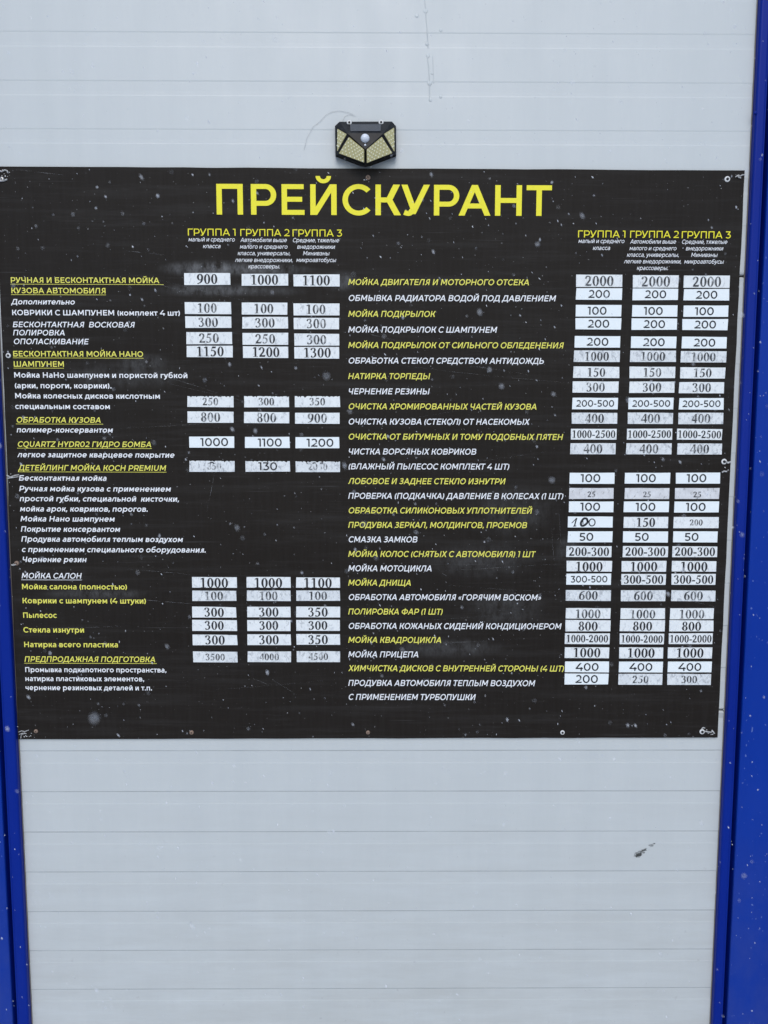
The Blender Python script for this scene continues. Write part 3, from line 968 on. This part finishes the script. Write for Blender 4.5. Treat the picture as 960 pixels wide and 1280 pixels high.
wire([(919, 221.5), (922, 219.5), (925, 220.5), (928, 218.5), (931, 218.5)], .7)
wire([(921, 219), (923.5, 222), (926, 222.5)], .7)
wire([(880, 914), (884, 914.5), (888, 915.5), (891, 914), (893, 917)], .9)
wire([(877, 911), (879, 909.5), (881, 910)], .8)
wire([(907, 577), (910, 578.5), (913, 577.5)], 1.2)
wire([(902.5, 590.5), (905, 589), (908.5, 589.5)], .9)
wire([(8.5, 594), (13, 596.5), (18, 594.5), (24, 593.5)], .8)
wire([(9, 598), (14, 597.2), (19, 596.5), (23.5, 595.8)], .7)
wire([(14.5, 706), (17, 706.5), (20, 705.5), (22.5, 702.5)], .9)
wire([(-2, 213), (2, 214.5), (6, 212.5), (9, 213.5), (10, 216)], .9)
wire([(-3, 222), (1, 226.5), (5, 226), (9, 224)], .9)
wire([(23.5, 915), (27, 913.5), (31, 914.5), (36, 912.5)], .5)
wire([(24, 918), (28, 916.5), (33, 917)], .5)
wire([(26, 923), (26.5, 919), (29, 916)], .4)

# chipped corners and edges of the board where the pale core shows
rnd = random.Random(21)
for (cx, cy, sx, sy, n) in ((30, 920, 5, 3.5, 22), (5, 218, 6, 5, 14), (924, 219, 4, 2, 6), (888, 917, 4, 2, 8), (908, 588, 3, 2, 5), (12, 600, 2, 6, 6), (16, 706, 2, 4, 6), (460, 222, 4, 3, 4)):
    m = MB()
    for i in range(n):
        px, py = rnd.gauss(cx, sx), rnd.gauss(cy, sy)
        lim_l = -6.6 + (py - 208) * .0416
        if not (lim_l + 1.5 < px < 931 - (py - 213) * .048 - 1.5 and 210 < py < 921.5):
            continue
        q = P(px, py, -.00525 - i * .00001)
        r = rnd.uniform(.3, 1.0) / 560
        a0 = rnd.uniform(0, 6)
        m.face([(q.x + r * rnd.uniform(.4, 1.4) * math.cos(a0 + a * 1.05), q.y, q.z + r * rnd.uniform(.4, 1.2) * math.sin(a0 + a * 1.05)) for a in range(6)])
    m.build('chipped_print', M_CORE, board)

# ------------------------------------------------------------------ price stickers
SY = -0.0066                              # front of the sticker paper


def sticker(x0, x1, y0, y1, num, style, paper_m, ink_m, hpx, label, dx=0.0, dy=0.0, torn=False, curl=False, wide=None):
    rn = random.Random(num + label)
    sl_ = .0035
    xs = (P(x0, (y0 + y1) / 2, SY), P(x1, (y0 + y1) / 2, SY))
    tl, tr = P(x0, y0 - sl_ * 0, SY), P(x1, y0 + sl_ * (x1 - x0), SY)
    br, bl = P(x1, y1 + sl_ * (x1 - x0) * .6, SY), P(x0, y1, SY)
    tl.x = bl.x = xs[0].x
    tr.x = br.x = xs[1].x
    j = .0005
    for v in (tl, tr, br, bl):
        v.x += rn.uniform(-j, j)
        v.z += rn.uniform(-j, j)
    top = [tl.lerp(tr, k / 40) for k in range(41)] if torn else [tl, tl.lerp(tr, .35), tl.lerp(tr, .7), tr]
    if torn:
        for v in top[1:-1]:
            v.z -= max(0, rn.gauss(-.0002, .0016))
    else:
        for v in top[1:-1]:
            v.z += rn.uniform(-j, j) * .6
    if curl:
        top[-1].x -= .0014
        top[-1].z -= .0008
    out = [bl, bl.lerp(br, .5), br] + top[::-1]
    for v in out:
        v.y = SY
    m = MB()
    m.prism(out, [Vector((v.x, BF - .0002, v.z)) for v in out])
    o = m.build('price_sticker', paper_m)
    tag(o, label, 'price sticker', 'white price stickers on the black board')
    # the printed number
    m = MB()
    serif = style == 'serif'
    um = (P(x0, y0) - P(x0, y1)).length / (y1 - y0) * hpx / (676 if serif else 700)
    t = 122
    if num == 'hand':
        return o, None
    lay, wd = layout(num, t, serif)
    cxp = (x0 + x1) / 2 + dx
    cyp = (y0 + y1) / 2 + hpx / 2 + dy + .001 * (x1 - x0)
    base = P(cxp, cyp, SY - .0004)
    kx = 1.0
    if wide:
        kx = wide / (x1 - x0) * (xs[1].x - xs[0].x) / (wd * um)
    d = (tr - tl).normalized()
    letters(m, num, base - d * (wd * um * kx / 2), d * (um * kx), Vector((0, 0, um)), t, 0, serif, SY - .0004)
    nm = m.build('printed_number', ink_m, o)
    if ink_m is M_INK_GHOST:
        m = MB()
        u2 = um * hpx and (P(x0, y0) - P(x0, y1)).length / (y1 - y0) * 10 / 700
        c0 = P((x0 + x1) / 2 + (0 if num == '1850' else -4), (y0 + y1) / 2 + 4.6, SY - .0009)
        for s in ([arc(0, 480, 262, 225, 20, 150, 110)] if num == '1850' else [arc(0, 480, 262, 225, 60, 140, 110), arc(620, 350, 300, 350, 60, 120, 110), R(-700, 560, -590, 640)]):
            if s[0] == 's':
                m.grid([[(c0.x + q[0] * u2, c0.y, c0.z + q[1] * u2) for q in s[1]], [(c0.x + q[0] * u2, c0.y, c0.z + q[1] * u2) for q in s[2]]], 0, False)
            else:
                m.face([(c0.x + q[0] * u2, c0.y, c0.z + q[1] * u2) for q in s[1]])
        m.build('older_number', M_INK_FADED, o)
    return o, nm


CLEAN = ('sans', M_VINYL, M_INK)
SER = ('serif', M_PAPER, M_INK_WORN)
FADE = ('serif', M_PAPER, M_INK_FADED)
WORN = ('serif', M_PAPER_WORN, M_INK_FADED)
DIRTY = ('serif', M_PAPER_DIRTY, M_INK_FADED)
GHOST = ('serif', M_PAPER_WORN, M_INK_GHOST)
WORD = {id(CLEAN): 'clean white sticker with sans-serif', id(SER): 'white sticker with bold serif', id(FADE): 'white sticker with fading serif',
        id(WORN): 'scuffed white sticker with faded serif', id(DIRTY): 'dirt-stained white sticker with small serif', id(GHOST): 'scraped white sticker with rubbed-off'}

# side, row hint, ((x0,x1) per column), (top, bottom), (drop col2, drop col3), numbers, style(s), number height, options
ROWS = [
    ('left', 'РУЧНАЯ И БЕСКОНТАКТНАЯ МОЙКА', ((230, 288), (302, 360), (366.8, 424.5)), (341.2, 356), (.9, 1.8), ('900', '1000', '1100'), SER, 12.2, {}),
    ('left', 'КОВРИКИ С ШАМПУНЕМ', ((230.8, 288.8), (302, 359), (367, 424.2)), (377.5, 392.4), (.7, 1.6), ('100', '100', '100'), FADE, 11.6, {'dx': -.5}),
    ('left', 'БЕСКОНТАКТНАЯ ВОСКОВАЯ', ((231.8, 289.2), (302.8, 360), (367.2, 424)), (395.5, 409.8), (.7, 1.7), ('300', '300', '300'), FADE, 11.6, {}),
    ('left', 'ОПОЛАСКИВАНИЕ', ((232.8, 290), (303.2, 360.2), (367.8, 424)), (415, 430), (.9, 1.9), ('250', '250', '300'), FADE, 11.6, {}),
    ('left', 'БЕСКОНТАКТНАЯ МОЙКА НАНО', ((233.2, 291), (303.5, 360), (367.8, 424)), (432, 446.4), (.8, 1.5), ('1150', '1200', '1300'), SER, 12.0, {'dx': 1}),
    ('left', 'Мойка колесных дисков', ((234.2, 292), (305, 361.2), (368.5, 425)), (495, 508.8), (.1, 0), ('250', '300', '350'), FADE, 9.2, {'torn': True}),
    ('left', 'ОБРАБОТКА КУЗОВА', ((234.5, 292), (305, 361.5), (368.8, 424.5)), (514.5, 528.2), (.6, 1.2), ('800', '800', '900'), FADE, 11.4, {}),
    ('left', 'ГИДРО БОМБА', ((236.5, 292.8), (306.2, 362), (369.5, 424.2)), (545.5, 559.6), (.5, .8), ('1000', '1100', '1200'), CLEAN, 10.0, {'dx': 3.2}),
    ('left', 'ДЕТЕЙЛИНГ МОЙКА', ((236.8, 293.2), (307, 362.5), (369.5, 425)), (576, 589.5), (0, .5), ('1850', '130', '2050'), (GHOST, ('sans', M_PAPER_WORN, M_INK_WORN), GHOST), 8.4, {'torn': True}),
    ('left', 'Мойка салона', ((240, 296), (308.2, 363.2), (370.2, 425)), (721.5, 734.5), (0, .1), ('1000', '1000', '1100'), SER, 12.0, {'dy': .5}),
    ('left', 'Коврики с шампунем (4 штуки)', ((240.2, 295.2), (308.7, 363.2), (370.4, 425)), (738.2, 751.2), (0, 0), ('100', '100', '100'), WORN, 10.6, {}),
    ('left', 'Пылесос', ((240.2, 295.5), (309, 363.2), (370.2, 425)), (758.5, 772), (-.2, -.2), ('300', '300', '350'), SER, 11.2, {'curl': True}),
    ('left', 'Стекла изнутри', ((240.2, 296), (309.2, 363.2), (370.2, 425)), (775, 788.5), (0, 0), ('300', '300', '300'), SER, 10.8, {}),
    ('left', 'Натирка всего пластика', ((241, 296.8), (309.2, 363.5), (370.5, 425)), (793.2, 806.5), (-.2, -.4), ('300', '300', '350'), SER, 11.2, {'curl': True}),
    ('left', 'ПРЕДПРОДАЖНАЯ ПОДГОТОВКА', ((241.5, 296.8), (309.5, 363.8), (371, 425)), (814.5, 828), (-.2, -.6), ('3500', '4000', '4500'), WORN, 8.2, {}),
    ('right', 'МОЙКА ДВИГАТЕЛЯ', ((720.2, 778), (791.2, 848.2), (855, 912)), (343.3, 358.8), (.7, 1), ('2000', '2000', '2000'), FADE, 12.6, {}),
    ('right', 'ОБМЫВКА РАДИАТОРА', ((720.2, 777.5), (791, 847.5), (854.8, 911.5)), (360.2, 374.6), (.4, 1), ('200', '200', '200'), CLEAN, 9.8, {}),
    ('right', 'МОЙКА ПОДКРЫЛОК', ((719.8, 776.8), (790.2, 846.8), (854.2, 910.5)), (381.2, 395.5), (.3, .6), ('100', '100', '100'), CLEAN, 9.8, {'dx': -2}),
    ('right', 'ПОДКРЫЛОК С ШАМПУНЕМ', ((719.5, 776.5), (789.5, 846), (853, 909.8)), (397.5, 411.7), (.5, 1), ('200', '200', '200'), CLEAN, 9.8, {}),
    ('right', 'ОТ СИЛЬНОГО ОБЛЕДЕНЕНИЯ', ((718.5, 775.2), (789, 845.5), (852.5, 908.5)), (420, 434.4), (.5, 1), ('200', '200', '200'), CLEAN, 9.8, {}),
    ('right', 'ОБРАБОТКА СТЕКОЛ', ((717.5, 774.8), (787.8, 845), (851, 907.8)), (438.2, 452.4), (.1, .7), ('1000', '1000', '1000'), WORN, 10.8, {}),
    ('right', 'НАТИРКА ТОРПЕДЫ', ((716.8, 774.2), (787, 844), (850.2, 906.5)), (458.2, 472.4), (.1, .7), ('150', '150', '150'), FADE, 10.8, {}),
    ('right', 'ЧЕРНЕНИЕ РЕЗИНЫ', ((716, 773), (787, 843), (849, 905.2)), (476.8, 490.8), (.2, .6), ('300', '300', '300'), FADE, 11, {}),
    ('right', 'ОЧИСТКА ХРОМИРОВАННЫХ ЧАСТЕЙ', ((715.5, 772.2), (785.8, 842), (849, 904.5)), (497, 511.4), (.1, .4), ('200-500', '200-500', '200-500'), CLEAN, 8.2, {'wide': 47.5}),
    ('right', 'ОЧИСТКА КУЗОВА (СТЕКОЛ)', ((714.8, 771.5), (784.8, 841.5), (848, 904)), (515.8, 529.8), (.1, .2), ('400', '400', '400'), WORN, 11, {}),
    ('right', 'ОЧИСТКА ОТ БИТУМНЫХ', ((713.8, 770.8), (783.8, 840.2), (846.5, 902.5)), (535.8, 549.4), (0, .3), ('1000-2500', '1000-2500', '1000-2500'), SER, 9.4, {'wide': 53.5}),
    ('right', 'ЧИСТКА ВОРСЯНЫХ КОВРИКОВ', ((712.8, 769.5), (782.8, 839.5), (846.8, 902.2)), (554, 567.8), (0, .2), ('400', '400', '400'), WORN, 11, {}),
    ('right', 'ЛОБОВОЕ И ЗАДНЕЕ', ((712, 768), (781.2, 837.5), (845, 900)), (590.8, 604.5), (0, 0), ('100', '100', '100'), CLEAN, 10, {'dx': -2}),
    ('right', 'ПРОВЕРКА (ПОДКАЧКА)', ((711.5, 767), (780.8, 836.5), (843.8, 899.2)), (609.8, 623.5), (0, .2), ('25', '25', '25'), DIRTY, 7.0, {'dy': 1.2}),
    ('right', 'ОБРАБОТКА СИЛИКОНОВЫХ', ((711, 766.8), (780, 836), (843, 898.5)), (626.5, 640.2), (.2, .3), ('100', '100', '100'), CLEAN, 10, {'dx': -1.2}),
    ('right', 'ПРОДУВКА ЗЕРКАЛ', ((710, 765.8), (779.5, 835.2), (842, 898.5)), (645.5, 659.5), (.4, .5), ('hand', '150', '200'), (CLEAN, SER, FADE), 11, {}),
    ('right', 'СМАЗКА ЗАМКОВ', ((709.8, 765.5), (779, 834.8), (841.5, 896.8)), (664, 678), (.1, .1), ('50', '50', '50'), CLEAN, 9.8, {'dx': -5}),
    ('right', 'МОЙКА КОЛОС', ((708, 764.5), (778.8, 834.8), (840.8, 896.5)), (682.8, 696.2), (0, 0), ('200-300', '200-300', '200-300'), SER, 10.6, {'wide': 50}),
    ('right', 'МОЙКА МОТОЦИКЛА', ((708.5, 764.8), (777, 832.8), (839.8, 895.5)), (701.2, 714.4), (0, 0), ('1000', '1000', '1000'), SER, 11.6, {'dy': .4}),
    ('right', 'МОЙКА ДНИЩА', ((708.2, 764), (776.8, 832.2), (839.5, 894.5)), (717, 730.8), (.4, .4), ('300-500', '300-500', '300-500'), (CLEAN, SER, SER), 10.4, {'wide': 49}),
    ('right', 'ОБРАБОТКА АВТОМОБИЛЯ', ((707.2, 763.5), (776.2, 832), (839, 894.2)), (737.5, 751), (.4, .4), ('600', '600', '600'), WORN, 10.8, {}),
    ('right', 'ПОЛИРОВКА ФАР', ((707.2, 763), (776, 831.2), (837.8, 892)), (760, 773.5), (.4, .4), ('1000', '1000', '1000'), FADE, 10.8, {'dy': .5}),
    ('right', 'ОБРАБОТКА КОЖАНЫХ СИДЕНИЙ', ((706.8, 763.2), (775.2, 831), (836.8, 891.8)), (775.2, 789), (0, .2), ('800', '800', '800'), SER, 11, {'dy': .5}),
    ('right', 'МОЙКА КВАДРОЦИКЛА', ((706.2, 762.2), (774.8, 830.2), (836.2, 890.8)), (791.5, 805), (.4, .2), ('1000-2000', '1000-2000', '1000-2000'), SER, 9.2, {'wide': 51.5}),
    ('right', 'МОЙКА ПРИЦЕПА', ((706, 761.5), (774, 829), (835, 890.2)), (809, 822.5), (.4, .4), ('1000', '1000', '1000'), SER, 11.6, {}),
    ('right', 'ХИМЧИСТКА ДИСКОВ', ((706.5, 761.2), (773.5, 828.5), (834.8, 889.5)), (827, 840.4), (0, 0), ('400', '400', '400'), CLEAN, 9.6, {}),
    ('right', 'ПРОДУВКА АВТОМОБИЛЯ', ((705.8, 760.5), (773.2, 828), (834.2, 888.8)), (841.9, 855.6), (.5, .5), ('200', '250', '300'), (CLEAN, WORN, WORN), 9.0, {}),
]
for side, hint, cols, (ya, yb), drops, nums, sty, hpx, opt in ROWS:
    for ci in range(3):
        st = sty if isinstance(sty[0], str) else sty[ci]
        num = nums[ci]
        dy0 = (0, drops[0], drops[1])[ci]
        op = dict(opt)
        if op.get('curl') and ci != 0:
            op.pop('curl')
        hh = hpx
        shown = '100' if num == 'hand' else num
        word = WORD.get(id(st), '')
        if num == 'hand':
            word = 'white sticker with hand-corrected'
        if hint == 'ДЕТЕЙЛИНГ МОЙКА' and ci == 1:
            word, hh = 'half-worn white sticker with sans-serif', 10
        if hint == 'ПРОДУВКА ЗЕРКАЛ' and ci == 2:
            hh, word = 7.4, 'white sticker with small serif'
        if hint == 'МОЙКА ДНИЩА' and ci == 0:
            hh, op = 8.2, {'wide': 46}
        if hint == 'ПРОДУВКА АВТОМОБИЛЯ' and ci == 0:
            hh = 9.8
        label = f'{word} {shown}, {side} half ГРУППА {ci + 1} column, beside {hint}'
        o, nm = sticker(cols[ci][0], cols[ci][1], ya + dy0, yb + dy0, num, st[0], st[1], st[2], hh, label, **op)
        if num == 'hand':
            m = MB()
            x0, y1 = cols[ci][0], yb
            U = 1 / 575
            b0 = P(x0 + 4, y1 - 1.5, SY - .0004)

            def W(q):
                return (b0.x + q[0] * U, b0.z + q[1] * U)
            for pts, tt, yy in (([(0.6, 4.2), (2.6, 6.2), (6.4, 10.2)], .9, 0), ([(6.6, 10.5), (5.4, 6), (4.0, .2)], 1.5, 1), ([(2.4, .2), (6.2, .6)], .9, 2),
                                ([(20.4, 5.8), (19.0, 9.5), (15.8, 9.9), (12.9, 6.8), (11.9, 3.2), (13.4, .8), (16.6, 1.6), (19.8, 4.6), (20.5, 7.2)], 2.5, 3),
                                ([(14.2, 7.8), (14.6, 3.0)], 1.0, 4)):
                s = path(pts, tt, tt)
                m.grid([[(W(q)[0], SY - .0004 - yy * .00005, W(q)[1]) for q in s[1]], [(W(q)[0], SY - .0004 - yy * .00005, W(q)[1]) for q in s[2]]], 0, False)
            s = arc(25.8, 4.95, 4.4, 5.0, 0, 360, 1.35, 1.25, 26)
            m.grid([[(W(q)[0], SY - .0004, W(q)[1]) for q in s[1]], [(W(q)[0], SY - .0004, W(q)[1]) for q in s[2]]], 0, False)
            m.build('handwritten_number', M_INK, o)

# ------------------------------------------------------------------ solar lamp above the board
def LP(u, v, d):                                     # a point of the lamp (enlarged view of the photo) at depth d out of the wall
    return P(400 + u / 8, 120 + v / 8, -d)


lamp = tag(empty('solar_lamp', P(457, 180, 0)), 'black faceted solar wall lamp with four cream LED fields above the board', 'lamp')
rim = [(150, 300), (195, 257), (718, 255), (760, 300), (762, 605), (505, 702), (455, 713), (400, 702), (154, 606)]
D0, D1, D2 = .001, .016, .020
inner = [(166, 308), (206, 272), (708, 270), (746, 308), (746, 592), (500, 684), (455, 692), (408, 684), (170, 593)]
m = MB()
back = [LP(u, v, D0) for u, v in rim]
frontr = [LP(u, v, D1) for u, v in rim]
inr = [LP(u, v, D2) for u, v in inner]
for i in range(9):
    j = (i + 1) % 9
    m.face([back[i], back[j], frontr[j], frontr[i]])
    m.face([frontr[i], frontr[j], inr[j], inr[i]])
A, B, Cc = LP(272, 372, .046), LP(634, 372, .046), LP(455, 532, .052)
LB, RB = LP(180, 582, .022), LP(734, 580, .022)
BT = LP(455, 680, .026)
TLc, TRc = inr[0], inr[3]
m.face([inr[1], A, TLc])
m.face([inr[1], inr[2], B, A])
m.face([inr[2], TRc, B])
m.face([A, B, Cc])
m.face([TLc, A, LB])
m.face([TLc, LB, inr[8]])
m.face([B, TRc, RB])
m.face([TRc, inr[4], RB])
m.face([A, Cc, BT, LB])
m.face([Cc, B, RB, BT])
m.face([LB, BT, inr[6], inr[7]])
m.face([LB, inr[7], inr[8]])
m.face([BT, RB, inr[5], inr[6]])
m.face([RB, inr[4], inr[5]])
m.build('body', M_PLASTIC, lamp)


def field(corners, uv, n_u, n_v, stagger):
    """LED field: a cream board let into a facet with rows of chips. corners: 3D quad/tri; chips spaced bilinearly"""
    a, b, c_, d = corners
    nrm = (b - a).cross(d - a).normalized()
    if nrm.y > 0:
        nrm = -nrm
    m = MB()
    o = nrm * .0012
    pts = [a, b, c_, d] if (c_ - d).length > 1e-4 else [a, b, c_]
    m.prism([p + o for p in pts], [p - nrm * .001 for p in pts], 0)
    for i in range(n_u):
        for j in range(n_v):
            u = (i + .5 + (.25 if j % 2 else -.25) * stagger) / n_u
            v = (j + .5) / n_v
            p = a.lerp(b, u).lerp(d.lerp(c_, u), v) + nrm * .0014
            if len(pts) == 3 and (a.lerp(b, u) - d).length * (1 - v) < .006:
                continue
            e1 = (b - a).normalized() * .00115
            e2 = nrm.cross(e1).normalized() * .00115
            m.prism([p - e1 - e2 + nrm * .0006, p + e1 - e2 + nrm * .0006, p + e1 + e2 + nrm * .0006, p - e1 + e2 + nrm * .0006],
                    [p - e1 - e2, p + e1 - e2, p + e1 + e2, p - e1 + e2], 1)
    return m.build('led_field', [M_LEDB, M_LED], lamp)


def on(tri, uv):
    """3D point of lamp-view pixel uv on the plane of three 3D points"""
    p0 = P(400 + uv[0] / 8, 120 + uv[1] / 8, 0)
    o = Vector((0, -CAM_D, CAM_H))
    d = p0 - o
    n = (tri[1] - tri[0]).cross(tri[2] - tri[0])
    return o + d * ((tri[0] - o).dot(n) / d.dot(n))


pl = (A, Cc, LB)
field([on(pl, q) for q in ((290, 412), (440, 536), (440, 664), (192, 572))], None, 6, 6, 1)
pl = (Cc, B, RB)
field([on(pl, q) for q in ((468, 534), (616, 410), (720, 570), (470, 668))], None, 6, 6, 1)
pl = (TLc, A, LB)
field([on(pl, q) for q in ((178, 330), (268, 382), (176, 552), (176, 552))], None, 3, 6, 1)
pl = (B, TRc, RB)
field([on(pl, q) for q in ((638, 380), (737, 318), (740, 556), (740, 556))], None, 3, 6, 1)
pl = (inr[1], inr[2], B)
qs = [on(pl, q) for q in ((300, 288), (612, 288), (604, 356), (306, 356))]
nn = (qs[1] - qs[0]).cross(qs[3] - qs[0]).normalized()
nn = nn if nn.y < 0 else -nn
m = MB()
m.prism([q + nn * .0012 for q in qs], [q - nn * .001 for q in qs])
m.build('solar_panel', M_SOLAR, lamp)
pl = (A, B, Cc)
cdm = on(pl, (451, 425))
m = MB()
rr = .0092
m.lathe((cdm.x, cdm.y + .002, cdm.z), [(rr * math.cos(a), .0105 * math.sin(a)) for a in (0, .25, .5, .75, 1.0, 1.25, 1.45)], 24)
m.build('motion_sensor', M_DOME, lamp)
q = on(pl, (452, 492))
m = MB()
m.lathe((q.x, q.y + .001, q.z), [(.002, 0), (.002, .0024), (.0011, .003)], 12)
m.build('indicator', M_DOME, lamp)
for (u, v) in ((293, 268), (611, 266)):
    q = LP(u, v, .0205)
    m = MB()
    m.lathe(q, [(.0050, -.004), (.0050, .0014), (.0042, .002), (.0022, .002)], 18, 0)
    m.lathe(q, [(.0023, .0016), (.002, .0034), (.001, .004)], 12, 1)
    m.build('screw', [M_WASHER, M_BLACK], lamp)

# loose thread arching off the lamp's top left
m = MB()
m.tube([P(400 + u / 8, 120 + v / 8, -.0016) for u, v in ((-160, 540), (-130, 420), (-70, 310), (0, 255), (60, 190), (120, 158), (200, 148), (270, 162), (330, 182))], .00022, 6)
m.tube([P(400 + u / 8, 120 + v / 8, -.0012) for u, v in ((228, 245), (250, 205), (285, 188), (320, 190), (356, 203))], .00020, 6)
tag(m.build('loose_thread', M_HAIR), 'hair-thin dark thread arching over the white wall beside the lamp', 'thread')

# ------------------------------------------------------------------ falling snow
rnd = random.Random(42)
m = MB()


def flake(c_, r, ln):
    ax = Vector((rnd.gauss(.5, .25), rnd.gauss(0, .4), -1)).normalized()
    s1 = ax.cross(Vector((0, 1, .1))).normalized()
    s2 = ax.cross(s1)
    ring = [c_ + (s1 * math.cos(k * 1.2566) + s2 * math.sin(k * 1.2566)) * r * rnd.uniform(.6, 1.25) for k in range(5)]
    t0, t1 = c_ + ax * r * ln, c_ - ax * r * ln
    for k in range(5):
        m.face([ring[k], ring[(k + 1) % 5], t0], 0, True)
        m.face([ring[(k + 1) % 5], ring[k], t1], 0, True)


for i in range(2900):
    y = -.012 - 1.15 * rnd.random() ** 1.45
    d = (y + CAM_D) / CAM_D
    q = P(rnd.uniform(-120, 1080), rnd.uniform(-100, 1380), y)
    r = rnd.choice((.0004, .0004, .0005, .0005, .0006, .0006, .0007, .0008, .0010, .0012)) * (0.55 + .45 * d)
    flake(q, r, rnd.uniform(1.3, 3.2))
for (px, py, y, r) in ((118, 898, -1.35, .0011), (408, 470, -1.25, .0011), (455, 655, -1.2, .0008), (370, 460, -.9, .001), (930, 1095, -1.2, .0008), (690, 600, -1.2, .0010),
                       (612, 462, -1.1, .0012), (627, 483, -1.15, .001), (855, 645, -1.1, .0008), (197, 245, -.9, .0014), (690, 228, -.8, .0013), (120, 260, -.8, .0011), (672, 305, -1.1, .001)):
    flake(P(px, py, y), r, 1.2)
tag(m.build('falling_snow', M_FLAKE), 'small white snow flakes drifting down in front of the board', 'snow', kind='stuff')
